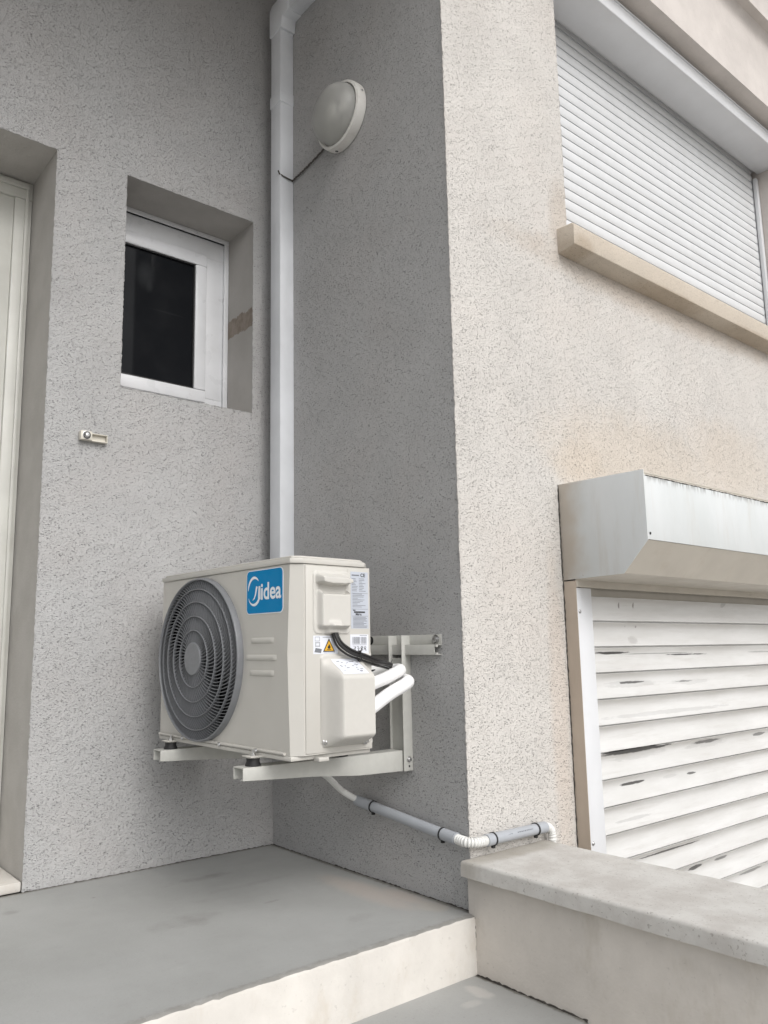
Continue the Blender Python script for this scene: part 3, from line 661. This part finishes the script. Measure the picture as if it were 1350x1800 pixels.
def arm_set(ya):
    y0, y1 = ya - .030, ya + .030
    up = MB(); up.box((-.0362, y0, .3393), (-.0004, y0 + .0028, .7306), bev=.0012); up.box((-.0362, y1 - .0028, .3393), (-.0004, y1, .7306), bev=.0012)
    up.box((-.0275, y0 + .003, .3393), (-.0245, y1 - .003, .664)); UP = bl(up).build('upright', M['bracket_paint'], br)
    ar = MB(); yy0, yy1 = ya - .024, ya + .024
    sd_ = [(-.5758, .3700), (-.5758, .4010), (-.0365, .3977), (-.0365, .3400), (-.20, .3445), (-.36, .3585)]
    ar.prism(sd_, 'y', yy0, yy0 + .0026, bev=.0006); ar.prism(sd_, 'y', yy1 - .0026, yy1, bev=.0006)
    ar.prism([(-.5758, .3985), (-.5758, .4012), (-.0370, .3979), (-.0370, .3952)], 'y', yy0 + .0002, yy1 - .0002)
    ar.prism([(-.575, .3702), (-.575, .3725), (-.36, .3610), (-.36, .3587)], 'y', yy0 + .003, yy0 + .012)
    bl(ar).build('arm', M['bracket_paint'], br)
    for z, r in ((.372, .0062), (.3525, .0032)):
        m = MB()
        if r > .005: m.lathe([(r + .002, 0), (r + .002, .001), (r, .0012), (r, .006), (r - .002, .0072), (.0005, .0072)], (-.017, y0, z), (0, -1, 0), 14)
        else: m.lathe([(r, .0004), (.0003, .0004)], (-.016, y0, z), (0, -1, 0), 14)
        bl(m).build('bolt', M['zinc'] if r > .005 else M['print_black'], br)
YA = .2444; FS = .4693
arm_set(YA); arm_set(YA + FS)

# ------------------------------------------------------------------ air conditioner
AX = Vector((-.5092, .0922, .4345)); AZ = .0172
ac = tag(empty('air_conditioner', AX, AZ), 'cream outdoor air conditioning unit with a round grey fan grille on a wall bracket', 'air conditioner')
H, W_, DD = .475, .7172, .2522
FY, FZ, FR_ = .470, .2350, .2355
def side_y(z): return .017 + .012 * (z / .25 if z < .25 else (H - z) / (H - .25))
# front panel polygon (y, z) with round opening
front = [(side_y(z), z) for z in (.0, .25, H)]
outer = [(front[i][0], front[i][1]) for i in range(len(front))]
poly = [(W_, 0.0)] + outer + [(W_, H)]
def ray(cx, cz, a, poly):
    dx, dz = math.cos(a), math.sin(a); best = None
    for i in range(len(poly)):
        x1, z1 = poly[i]; x2, z2 = poly[(i + 1) % len(poly)]
        ex, ez = x2 - x1, z2 - z1; den = dx * ez - dz * ex
        if abs(den) < 1e-12: continue
        t = ((x1 - cx) * ez - (z1 - cz) * ex) / den; s_ = ((x1 - cx) * dz - (z1 - cz) * dx) / den
        if t > 0 and -1e-9 <= s_ <= 1 + 1e-9 and (best is None or t < best): best = t
    return best
angs = sorted(set([2 * PI * k / 96 for k in range(96)] + [math.atan2(z - FZ, y - FY) % (2 * PI) for (y, z) in poly]))
inner = [(0, FY + .2285 * math.cos(a), FZ + .2285 * math.sin(a)) for a in angs]
outr = []
for a in angs:
    t = ray(FY, FZ, a, poly); outr.append((0, FY + t * math.cos(a), FZ + t * math.sin(a)))
n = len(angs); bd = MB()
bd.add(inner + outr, [[i, (i + 1) % n, (i + 1) % n + n, i + n] for i in range(n)])
back = [(.060, y, z) for (_, y, z) in inner]
bd.add(inner + back, [[i, (i + 1) % n, (i + 1) % n + n, i + n] for i in range(n)], 1, True)
# corner facet, side, back, far side, bottom, top
for i in range(len(front) - 1):
    (ya, za), (yb, zb) = front[i], front[i + 1]
    bd.add([(0, ya, za), (.030, 0, za), (.030, 0, zb), (0, yb, zb)], [(0, 1, 2, 3)])
bd.add([(.030, 0, 0), (DD, 0, 0), (DD, 0, H), (.030, 0, H)], [(0, 1, 2, 3)])
bd.add([(DD, 0, 0), (DD, W_, 0), (DD, W_, H), (DD, 0, H)], [(0, 1, 2, 3)])
bd.add([(0, W_, 0), (DD, W_, 0), (DD, W_, H), (0, W_, H)], [(0, 1, 2, 3)])
for z in (0, H): bd.add([(0, side_y(0), z), (.03, 0, z), (DD, 0, z), (DD, W_, z), (0, W_, z)], [(0, 1, 2, 3, 4)])
# raised bars pressed in the front panel
bd.build('casing', [M['ac_cream'], M['dark_inside']], ac, fix=False, sharp=20)
for (ya, yb, z) in ((.087, .197, .283), (.075, .222, .2385), (.087, .202, .199)):
    m = MB()
    prof = []
    L = yb - ya; N = 24
    for i in range(N + 1):
        for j in range(9):
            u_ = i / N; v_ = j / 8
            h_ = .0042 * min(1, min(u_, 1 - u_) * L / .010) * math.sin(PI * v_) ** .6
            prof.append((-h_ - .0001, ya + L * u_, z - .008 + .016 * v_))
    m.add(prof, [[i * 9 + j, i * 9 + j + 1, (i + 1) * 9 + j + 1, (i + 1) * 9 + j] for i in range(N) for j in range(8)], 0, True)
    m.build('pressed_bar', M['ac_cream'], ac, sharp=80)
# lid
def inset(pl, d): return pl
lid = [(-.004, .012), (.026, -.004), (DD - .02, -.004), (DD + .004, .018), (DD + .004, W_ + .004), (-.004, W_ + .004)]
m = MB(); m.prism(lid, 'z', H + .0012, H + .0145, bev=.0022)
lid2 = [(.004, .017), (.030, .004), (DD - .028, .004), (DD - .004, .022), (DD - .004, W_ - .004), (.004, W_ - .004)]
m.prism(lid2, 'z', H + .0140, H + .0215, bev=.003); m.build('lid', M['ac_cream'], ac)
# base pan with rolled front lip
m = MB(); m.box((-.003, .010, -.012), (DD + .002, W_ + .001, -.0006), bev=.003)
m.tube([(-.0035, .035, .0045), (-.0035, W_ - .004, .0045)], .0042, 10); m.build('base_pan', M['ac_cream'], ac)
for y in (.16, .345, .56):
    m = MB(); m.lathe([(.0062, 0), (.0062, .002), (.004, .005), (.0005, .0055)], (-.006, y, .002), (-1, 0, 0), 12); m.build('screw', M['zinc'], ac)
# side panel lying a hair proud, with seams
m = MB(); m.box((.0345, -.0024, .004), (DD - .002, -.0003, H - .003), bev=.0009); m.box((.172, -.0034, .300), (.1745, -.0020, H - .006)); SP = m.build('side_panel', M['ac_cream'], ac)

def sst(x, a, b):
    t = max(0, min(1, (x - a) / (b - a))) if a != b else float(x >= a)
    return t * t * (3 - 2 * t)
def hfield(name, x0, x1, z0, z1, nx, nz, fh, mat, par):
    m = MB(); vs = []
    for i in range(nx + 1):
        for j in range(nz + 1):
            x = x0 + (x1 - x0) * i / nx; z = z0 + (z1 - z0) * j / nz
            vs.append((x, -.0026 - fh(x, z), z))
    m.add(vs, [[i * (nz + 1) + j, (i + 1) * (nz + 1) + j, (i + 1) * (nz + 1) + j + 1, i * (nz + 1) + j + 1] for i in range(nx) for j in range(nz)], 0, True)
    # skirt back to the panel
    e = [i * (nz + 1) for i in range(nx + 1)] + [nx * (nz + 1) + j for j in range(1, nz + 1)] + [i * (nz + 1) + nz for i in range(nx - 1, -1, -1)] + [j for j in range(nz - 1, 0, -1)]
    n = len(e); m.add([vs[i] for i in e] + [(vs[i][0], 0, vs[i][2]) for i in e], [[i, (i + 1) % n, (i + 1) % n + n, i + n] for i in range(n)])
    return m.build(name, mat, par, sharp=60)
def rr(x, z, cx, cz, hx, hz, r):     # signed distance to a rounded rectangle
    qx = abs(x - cx) - hx + r; qz = abs(z - cz) - hz + r
    return math.hypot(max(qx, 0), max(qz, 0)) + min(max(qx, qz), 0) - r
def tcover(x, z):
    h = .003 * sst(-rr(x, z, .119, .379, .062, .082, .016), 0, .0025)
    # main bulge
    h += .019 * sst(-rr(x, z, .120, .362, .054, .053, .013), 0, .010)
    # grip recess above it
    g = sst(-rr(x, z, .120, .413, .046, .015, .005), 0, .004)
    h *= 1 - .93 * g
    # hood bowed over the recess
    bow = .430 - .006 * (1 - ((x - .12) / .055) ** 2)
    hd = sst(z, bow - .003, bow + .002) * sst(.456 - .006 * sst(x, .14, .175) - z, 0, .016) * sst(.056 - abs(x - .119), 0, .008)
    h += .029 * hd * (1 - .0 * g)
    # cable gland at the foot
    gx = sst(.026 - abs(x - .116), 0, .012) if x < .116 else sst(.016 - (x - .116), -.002, .004)
    h += .016 * gx * sst(.335 - z, 0, .020) * sst(z, .297, .302)
    return max(h, .0002)
hfield('terminal_cover', .057, .181, .297, .461, 62, 82, tcover, M['ac_plastic'], ac)
m = MB(); m.lathe([(.0042, 0), (.0042, .003), (.002, .0045), (.0004, .0045)], (.146, -.0055, .3155), (0, -1, 0), 12); m.build('screw', M['zinc'], ac)

def vcover(x, z):
    base = .004 * sst(-rr(x, z, .1655, .1315, .0865, .1155, .016), 0, .004)
    w_ = min(sst(x, .078, .108), sst(.219 - x, 0, .012))
    topz = sst(.236 - z, .0, .052); bot = sst(z, .014, .048)
    q = .060 * w_ * topz ** .8 * bot ** .6
    rim = .0
    return base + q
hfield('valve_cover', .079, .2515, .015, .248, 70, 92, vcover, M['ac_plastic'], ac)
for (x, z) in ((.090, .030), (.222, .022)):
    m = MB(); m.lathe([(.009, 0), (.009, .004), (.006, .006), (.0055, .010), (.003, .0115), (.0004, .0115)], (x, -.006, z), (0, -1, 0), 16); m.build('screw', M['zinc'], ac)
m = MB(); m.box((.066, -.014, -.016), (.098, .010, -.006), bev=.002); m.build('drip_tab', M['ac_cream'], ac)

# ---- printed labels on the side
def quad_xz(m, x0, x1, z0, z1, y, mi=0): m.add([(x0, y, z0), (x1, y, z0), (x1, y, z1), (x0, y, z1)], [(0, 1, 2, 3)], mi)
def sticker(name, x0, x1, z0, z1, y, mat):
    m = MB(); m.box((x0, y, z0), (x1, -.0024, z1)); return m.build(name, mat, ac)
lab = sticker('rating_label', .1835, .2445, .312, .463, -.0029, M['label_silver'])
pm = MB(); y_ = -.00315
def bar(x0, x1, z, h): quad_xz(pm, x0, x1, z - h / 2, z + h / 2, y_)
rnd = random.Random(3)
bar(.187, .213, .4535, .0035)
z = .4445
while z > .408:
    bar(.187, .187 + rnd.uniform(.012, .021), z, .0014); bar(.212, .212 + rnd.uniform(.010, .026), z, .0014); z -= .0041
z = .4035
while z > .366:
    bar(.189, .189 + rnd.uniform(.016, .050), z, .0013); z -= .0038
bar(.1865, .2425, .4055, .0008); bar(.1865, .2425, .3635, .0008); bar(.1865, .2425, .3450, .0008)
z = .342
while z > .3155:
    bar(.190, .190 + rnd.uniform(.028, .051), z, .0014); z -= .0033
def put_xz(m, vs, fs, x, z, y, mi=0): m.add([(x + a, y, z + b_) for a, b_ in vs], fs, mi)
pm.build('print', M['print_grey'], lab)
pk = MB(); vs, fs = textmesh('E', .013, .0004); put_xz(pk, vs, fs, .2275, .4500, y_ - .0001)
quad_xz(pk, .1935, .232, .3535, .3575, y_ - .0001); quad_xz(pk, .190, .199, .3590, .3615, y_ - .0001)
pk2 = MB(); vs, fs = textmesh('C', .013, .0004); put_xz(pk2, vs, fs, .2175, .4500, y_ - .0001); pk2.build('print', M['print_black'], lab)
vs, fs = textmesh('Midea', .0085, .0003); put_xz(pk, vs, fs, .199, .3470, y_ - .0001)
pk.build('print', M['print_black'], lab)
lab2 = sticker('barcode_label', .1800, .2430, .2460, .2965, -.0029, M['label_white'])
pm = MB(); x = .187
while x < .212:
    w1 = rnd.choice((.0007, .0012, .0018)); quad_xz(pm, x, x + w1, .272, .290, y_); x += w1 + rnd.choice((.0007, .0012))
x = .216
while x < .236:
    w1 = rnd.choice((.0006, .0010)); quad_xz(pm, x, x + w1, .272, .290, y_); x += w1 + .0009
for xx in (.191, .203, .216, .227):
    for i in range(5):
        for j in range(6):
            if rnd.random() < .55: quad_xz(pm, xx + i * .0016, xx + i * .0016 + .0015, .254 + j * .0020, .254 + j * .0020 + .0019, y_)
quad_xz(pm, .212, .238, .2935, .2947, y_); quad_xz(pm, .187, .236, .2690, .2698, y_)
pm.build('print', M['print_grey'], lab2)
lab3 = sticker('warning_label', .0580, .1370, .2470, .2935, -.0029, M['label_white'])
pm = MB()
def frame_xz(m, x0, x1, z0, z1, t, y):
    quad_xz(m, x0, x1, z0, z0 + t, y); quad_xz(m, x0, x1, z1 - t, z1, y); quad_xz(m, x0, x0 + t, z0, z1, y); quad_xz(m, x1 - t, x1, z0, z1, y)
frame_xz(pm, .063, .078, .2795, .2905, .0010, y_); frame_xz(pm, .064, .079, .2655, .2770, .0010, y_); frame_xz(pm, .066, .077, .2675, .2750, .0006, y_)
pm.add([(.061, y_, .2520), (.082, y_, .2495), (.085, y_, .2595), (.065, y_, .2625)], [(0, 1, 2, 3)])
quad_xz(pm, .088, .132, .2885, .2895, y_); quad_xz(pm, .090, .128, .2492, .2502, y_)
pm.build('print', M['print_grey'], lab3)
tri = MB(); cx, cz = .108, .264; tri.add([(cx - .0195, y_ - .0001, cz - .0115), (cx + .0195, y_ - .0001, cz - .0115), (cx, y_ - .0001, cz + .023)], [(0, 1, 2)]); tri.build('print', M['print_black'], lab3)
tri = MB(); tri.add([(cx - .0150, y_ - .0003, cz - .0088), (cx + .0150, y_ - .0003, cz - .0088), (cx, y_ - .0003, cz + .0172)], [(0, 1, 2)]); tri.build('print', M['warning_yellow'], lab3)
flm = MB(); F = [(-.0045, -.003), (-.0048, .001), (-.0025, .0045), (-.0028, .002), (0, .009), (.0012, .0055), (.0032, .006), (.0048, .001), (.0042, -.003), (.001, -.0042)]
flm.add([(cx + a, y_ - .0005, cz + b_) for a, b_ in F], [list(range(len(F)))]); quad_xz(flm, cx - .0075, cx + .0075, cz - .0066, cz - .0050, y_ - .0005); flm.build('print', M['print_black'], lab3)
# sticker on the sloping top of the valve cover
sm = MB(); gx, gz = 16, 16; vs = []
for i in range(gx + 1):
    for j in range(gz + 1):
        x = .110 + .084 * i / gx; z = .197 + .037 * j / gz; vs.append((x, -.0026 - vcover(x, z) - .0009, z))
sm.add(vs, [[i * (gz + 1) + j, (i + 1) * (gz + 1) + j, (i + 1) * (gz + 1) + j + 1, i * (gz + 1) + j + 1] for i in range(gx) for j in range(gz)], 0, True)
cs = sm.build('cover_label', M['label_white'], ac)
pm = MB()
for k in range(22):
    x = .118 + .064 * rnd.random(); z = .202 + .026 * rnd.random(); w1 = rnd.uniform(.002, .011)
    pts_ = [(x, z), (x + w1, z), (x + w1, z + .0014), (x, z + .0014)]
    pm.add([(a, -.0026 - vcover(a, b_) - .0014, b_) for a, b_ in pts_], [(0, 1, 2, 3)])
pm.build('print', M['print_grey'], cs)

# ---- fan grille
gm_ = MB()
def gx_(r): return -.026 + .012 * (r / .235) ** 3
rings = [.047 * 1.0, .082, .1235, .165, .2025, .2292]
def ringpts(r, xo=0, n=96): return [(gx_(r) + xo, FY + r * math.cos(2 * PI * k / n), FZ + r * math.sin(2 * PI * k / n)) for k in range(n)]
RG = []
# outer rim: turned profile
gm_.lathe([(.2285, .004), (.2290, .014), (.2312, .0185), (.2340, .0175), (.2358, .012), (.2368, .0002)], (0, FY, FZ), (-1, 0, 0), 128)
gm_.build('grille_rim', M['fan_grey'], ac)
for r in rings[1:-1]:
    m = MB(); m.lathe([(r - .0012, -gx_(r) - .008), (r - .0012, -gx_(r) + .0004), (r, -gx_(r) + .0012), (r + .0012, -gx_(r) + .0004), (r + .0012, -gx_(r) - .008)], (0, FY, FZ), (-1, 0, 0), 128)
    m.build('grille_ring', M['fan_grey'], ac)
m = MB(); m.lathe([(.0475, .012), (.0475, .0265), (.0455, .0285), (.0005, .0285)], (0, FY, FZ), (-1, 0, 0), 64); m.build('grille_cap', M['fan_grey'], ac)
cnt = [44, 64, 82, 98, 112]
fn = MB()
def swirl(r): return .80 * (r / .235) ** 1.5
for bnd in range(5):
    r0, r1 = rings[bnd] + .0005, rings[bnd + 1] - .0002
    N = cnt[bnd]
    for k in range(N):
        vs = []; steps = 6
        for i in range(steps + 1):
            r = r0 + (r1 - r0) * i / steps
            a = 2 * PI * (k + .5 * (bnd % 2)) / N - swirl(r)          # mirrored: +y is to the left in the picture
            c_, s_ = math.cos(a), math.sin(a)
            th = .00095
            px_, pz_ = FY + r * c_, FZ + r * s_
            tx, tz = -s_ * th, c_ * th
            xf = gx_(r) + .0012; dp_ = .0072
            for (o_, xx) in ((-1, xf), (1, xf), (1, xf + dp_), (-1, xf + dp_)): vs.append((xx, px_ + tx * o_, pz_ + tz * o_))
        fs = []
        for i in range(steps):
            for q in range(4):
                a_ = i * 4 + q; b_ = i * 4 + (q + 1) % 4; fs.append([a_, b_, b_ + 4, a_ + 4])
        fn.add(vs, fs, 0, False)
fn.build('grille_fins', M['fan_grey'], ac, fix=True)
# fan behind
m = MB(); m.lathe([(.222, .050), (.0005, .050)], (0, FY, FZ), (1, 0, 0), 64); m.build('fan_shroud', M['dark_inside'], ac, fix=False)
m = MB(); m.lathe([(.050, -.038), (.050, -.018), (.040, -.010), (.0005, -.008)], (0, FY, FZ), (-1, 0, 0), 40)
for k in range(3):
    vs = []
    for i in range(9):
        r = .045 + .165 * i / 8
        for j in range(7):
            a = 2 * PI * k / 3 + (j / 6) * (1.0 + .5 * i / 8) + .35 * i / 8
            vs.append((.040 - .024 * j / 6, FY + r * math.cos(a), FZ + r * math.sin(a)))
    m.add(vs, [[i * 7 + j, i * 7 + j + 1, (i + 1) * 7 + j + 1, (i + 1) * 7 + j] for i in range(8) for j in range(6)], 0, True)
m.build('fan', M['fan_blade'], ac, fix=False)

# ---- brand badge on the front (reading direction is -y)
def rrect(hw, hh, r, n=8):
    out = []
    for (sx, sy, a0) in ((1, 1, 0), (-1, 1, 90), (-1, -1, 180), (1, -1, 270)):
        for i in range(n + 1):
            a = math.radians(a0 + 90 * i / n); out.append((sx * (hw - r) + r * math.cos(a), sy * (hh - r) + r * math.sin(a)))
    return out
BY, BZ = .1325, .4120
bw, bh = .0865, .0590
def plate(name, hw, hh, r, xa, xb, mat, par):
    p = rrect(hw, hh, r); m = MB(); m.prism([(BY - a, BZ + b_) for a, b_ in p], 'x', xa, xb); return m.build(name, mat, par)
BD = plate('badge', bw, bh, .014, -.0010, -.0001, M['badge_white'], ac)
plate('badge_face', bw - .0022, bh - .0022, .0125, -.0014, -.0011, M['badge_blue'], BD)
tx = MB(); xt_ = -.0018
def put_front(m, vs, fs, u, z): m.add([(xt_, BY - (u + a), z + b_) for a, b_ in vs], fs)
vs, fs = textmesh('idea', .062, .0013, .80)
wd = max(a for a, _ in vs) - min(a for a, _ in vs)
put_front(tx, [(a * (.0935 / wd), b_) for a, b_ in vs], fs, -.0165, BZ - .0205)
def stroke(pts, w0):
    n = len(pts); vs = []
    for i, p in enumerate(pts):
        a = Vector(pts[max(0, i - 1)]); b_ = Vector(pts[min(n - 1, i + 1)]); t = (b_ - a).normalized(); nn = Vector((-t.y, t.x)); ww = w0[i] if hasattr(w0, '__len__') else w0
        vs += [(p[0] + nn.x * ww, p[1] + nn.y * ww), (p[0] - nn.x * ww, p[1] - nn.y * ww)]
    put_front(tx, vs, [[2 * i, 2 * i + 1, 2 * i + 3, 2 * i + 2] for i in range(n - 1)], 0, BZ)
# stylised M: open crescent running into two slanted stems
cxm, czm = -.047, .002
arc = [(cxm + .030 * math.cos(math.radians(a)), czm + .037 * math.sin(math.radians(a))) for a in range(48, 184, 8)]
stroke(arc, [.0006 + .0032 * math.sin(PI * i / (len(arc) - 1)) ** .7 for i in range(len(arc))])
arc = [(cxm - .002 + .027 * math.cos(math.radians(a)), czm - .010 + .026 * math.sin(math.radians(a))) for a in range(198, 338, 8)]
arc += [(-.0245, -.006), (-.0235, .006), (-.0225, .0145)]
stroke(arc, [.0006 + .0034 * min(1, i / (len(arc) * .55)) for i in range(len(arc))])
stroke([(-.055, -.0215), (-.047, -.0165), (-.041, -.006), (-.0375, .006), (-.0345, .0150)], [.0006, .0022, .0030, .0036, .0040])
stroke([(-.0195, -.0205), (-.0200, .0), (-.0208, .0150)], [.0032, .0032, .0034])
tx.build('lettering', M['badge_white'], BD, fix=False)

# ---- feet on the bracket arms
for (xw, yw) in ((-.532, YA), (-.247, YA), (-.532, YA + FS), (-.247, YA + FS)):
    zt = .4012 if xw < -.4 else .3995
    q = Matrix.Rotation(-AZ, 3, 'Z') @ (Vector((xw, yw, zt)) - AX)
    ft = MB(); ft.lathe([(.0005, 0), (.0205, 0), (.0205, .003), (.0165, .011), (.0175, .020), (.0005, .020)], q, (0, 0, 1), 28)
    F_ = ft.build('foot', M['rubber'], ac)
    wsh = MB(); wsh.lathe([(.0005, .0202), (.0185, .0202), (.0185, .0225), (.0005, .0225)], q, (0, 0, 1), 24)
    wsh.box((q.x - .020, q.y - .022, q.z + .0226), (q.x + .026, q.y + .022, q.z + .0250), bev=.0008); wsh.build('foot_plate', M['ac_cream'], F_)
    bo = MB(); bo.lathe([(.0075, .0252), (.0075, .030), (.0005, .030)], q, (0, 0, 1), 6); bo.lathe([(.0030, .030), (.0030, .041), (.0005, .0415)], q, (0, 0, 1), 10); bo.build('bolt', M['zinc'], F_)

# ------------------------------------------------------------------ insulated refrigerant lines and cable
def line_(name, pts, r, mat, lab, cat, n=10, seg=20, **k):
    m = MB(); m.tube(spline(pts, n), r, seg); return tag(m.build(name, mat), lab, cat, **k)
line_('insulated_pipe', [(-.335, .075, .588), (-.3005, .060, .599), (-.20, .105, .613), (-.124, .135, .629), (-.098, .158, .633), (-.096, .188, .632), (-.115, .240, .628), (-.17, .300, .622), (-.20, .38, .63), (-.17, .50, .70), (-.10, .66, .82), (-.036, .80, .92), (-.032, .857, .96)], .0168,
      M['foam_white'], 'white insulated pipe, upper of the two behind the condenser', 'pipe', group='white insulated pipes')
line_('insulated_pipe', [(-.335, .065, .515), (-.298, .060, .537), (-.20, .092, .570), (-.125, .115, .590), (-.090, .132, .599), (-.074, .162, .603), (-.080, .205, .608), (-.13, .262, .598), (-.18, .33, .595), (-.20, .45, .62), (-.13, .62, .74), (-.040, .78, .88), (-.031, .850, .945)], .0178,
      M['foam_white'], 'white insulated pipe, lower of the two behind the condenser', 'pipe', group='white insulated pipes')
cb_ = MB()
c1 = [(-.3925, .082, .748), (-.391, .078, .733), (-.381, .070, .705), (-.350, .066, .684), (-.302, .068, .670), (-.250, .080, .657), (-.185, .12, .649), (-.125, .165, .642), (-.105, .205, .637), (-.16, .27, .622)]
cb_.tube(spline(c1, 8), .0044, 12)
c2 = [(p[0] + .006, p[1] + .003, p[2] + .0065) for p in c1]; c2[0] = (-.384, .083, .747)
cb_.tube(spline(c2, 8), .0038, 12)
c3 = [(p[0] - .002, p[1] + .007, p[2] - .0065) for p in c1]; cb_.tube(spline(c3, 8), .0030, 10)
CB = tag(cb_.build('power_cable', M['cable_black']), 'black power cables drooping from the terminal cover of the condenser', 'cable')
zt_ = MB(); ctr = Vector((-.320, .0675, .6745))
zt_.tube([ctr + Vector((.002 * math.cos(a), .0115 * math.cos(a), .0135 * math.sin(a))) for a in [2 * PI * k / 20 for k in range(20)]], .0018, 6, closed=True)
zt_.tube([ctr + Vector((0, -.006, .0125)), ctr + Vector((.004, -.006, .019)), ctr + Vector((-.0005, -.006, .0215))], [.0025, .0014, .0008], 6)
zt_.build('zip_tie', M['cable_black'], CB); zt_ = MB()
ctr = Vector((-.125, .163, .6445)); zt_.tube([ctr + Vector((0, 0, .008)), ctr + Vector((.006, 0, .018))], [.0022, .001], 6)
zt_.build('zip_tie', M['cable_black'], CB)

# ------------------------------------------------------------------ condensate drain
dr = tag(empty('drain_pipe', (-.02, .4, .2)), 'thin grey drain pipe running round the wall corner under the condenser', 'drain pipe')
DO = Vector((-.02, .4, .2))
def dl(m): m.v = [tuple(Vector(v) - DO) for v in m.v]; return m
m = MB(); m.tube(spline([(-.34, .30, .428), (-.33, .31, .405), (-.24, .37, .352), (-.15, .430, .309), (-.075, .470, .262), (-.045, .458, .240), (-.028, .430, .225)], 10), .0098, 14); dl(m).build('hose', M['hose_white'], dr)
def pipe(a, b, r, ri):
    m = MB(); a, b = Vector(a), Vector(b); d = (b - a).normalized(); L = (b - a).length
    m.lathe([(ri, .003), (ri, 0), (r, 0), (r, L), (ri, L), (ri, L - .003)], a, d, 24); return dl(m)
pipe((-.0275, .446, .2262), (-.0255, .372, .2182), .0158, .012).build('coupling', M['pipe_grey'], dr)
pipe((-.0255, .374, .2186), (-.0245, .0750, .1875), .0150, .011).build('pipe', M['pipe_grey'], dr)
pipe((-.0245, .0800, .1880), (-.0245, .0250, .1840), .0162, .011).build('coupling', M['pipe_grey'], dr)
def corrug(pts, r, n):
    sp = spline(pts, n); rr_ = [r * (1.0 if i % 4 in (0, 1) else .84) for i in range(len(sp))]
    m = MB(); m.tube(sp, rr_, 18); return dl(m)
corrug([(-.0245, .036, .1850), (-.0255, .012, .1830), (-.0230, -.012, .1815), (-.006, -.0255, .1805), (.020, -.0275, .1800), (.045, -.0265, .1800)], .0138, 13).build('corrugated_hose', M['hose_white'], dr)
pipe((.034, -.0262, .1797), (.064, -.0258, .1795), .0158, .012).build('coupling', M['pipe_grey'], dr)
pipe((.062, -.0258, .1795), (.250, -.0240, .1780), .0150, .011).build('pipe', M['pipe_grey'], dr)
pipe((.246, -.0240, .1780), (.290, -.0236, .1777), .0158, .011).build('coupling', M['pipe_grey'], dr)
corrug([(.280, -.0236, .1777), (.302, -.0236, .1768), (.316, -.0236, .166), (.3205, -.0236, .148), (.3215, -.0236, .118), (.3220, -.0236, .085)], .0125, 11).build('corrugated_hose', M['hose_white'], dr)
# black clips and the grey print on the pipe
def clip(c, ax, r=.0178):
    m = MB(); c = Vector(c); ax = Vector(ax).normalized()
    m.lathe([(r - .0022, -.0022), (r, -.0022), (r, .0022), (r - .0022, .0022), (r - .0022, -.0022)], c, ax, 28)
    m.box(c + Vector((-.005, -.004, -r - .006)), c + Vector((.005, .004, -r + .001)), bev=.001); return dl(m)
ax1 = (0, -.3, -.031)
clip((-.0255, .370, .2180), ax1).build('clip', M['print_black'], dr); clip((-.0245, .0780, .1878), ax1).build('clip', M['print_black'], dr)
clip((.063, -.0258, .1795), (1, 0, 0)).build('clip', M['print_black'], dr); clip((.247, -.0240, .1780), (1, 0, 0)).build('clip', M['print_black'], dr)
pm = MB(); rnd = random.Random(5); x = .075
while x < .225:
    w1 = rnd.uniform(.002, .006); a0, a1 = math.radians(112), math.radians(122)
    P_ = lambda xx, a: (xx, -.0250 - .01535 * math.sin(a), .1788 - .01535 * math.cos(a))
    pm.add([P_(x, a0), P_(x + w1, a0), P_(x + w1, a1), P_(x, a1)], [(0, 1, 2, 3)]); x += w1 + rnd.uniform(.0015, .003) + (.02 if rnd.random() < .08 else 0)
dl(pm).build('print', M['print_grey'], dr)
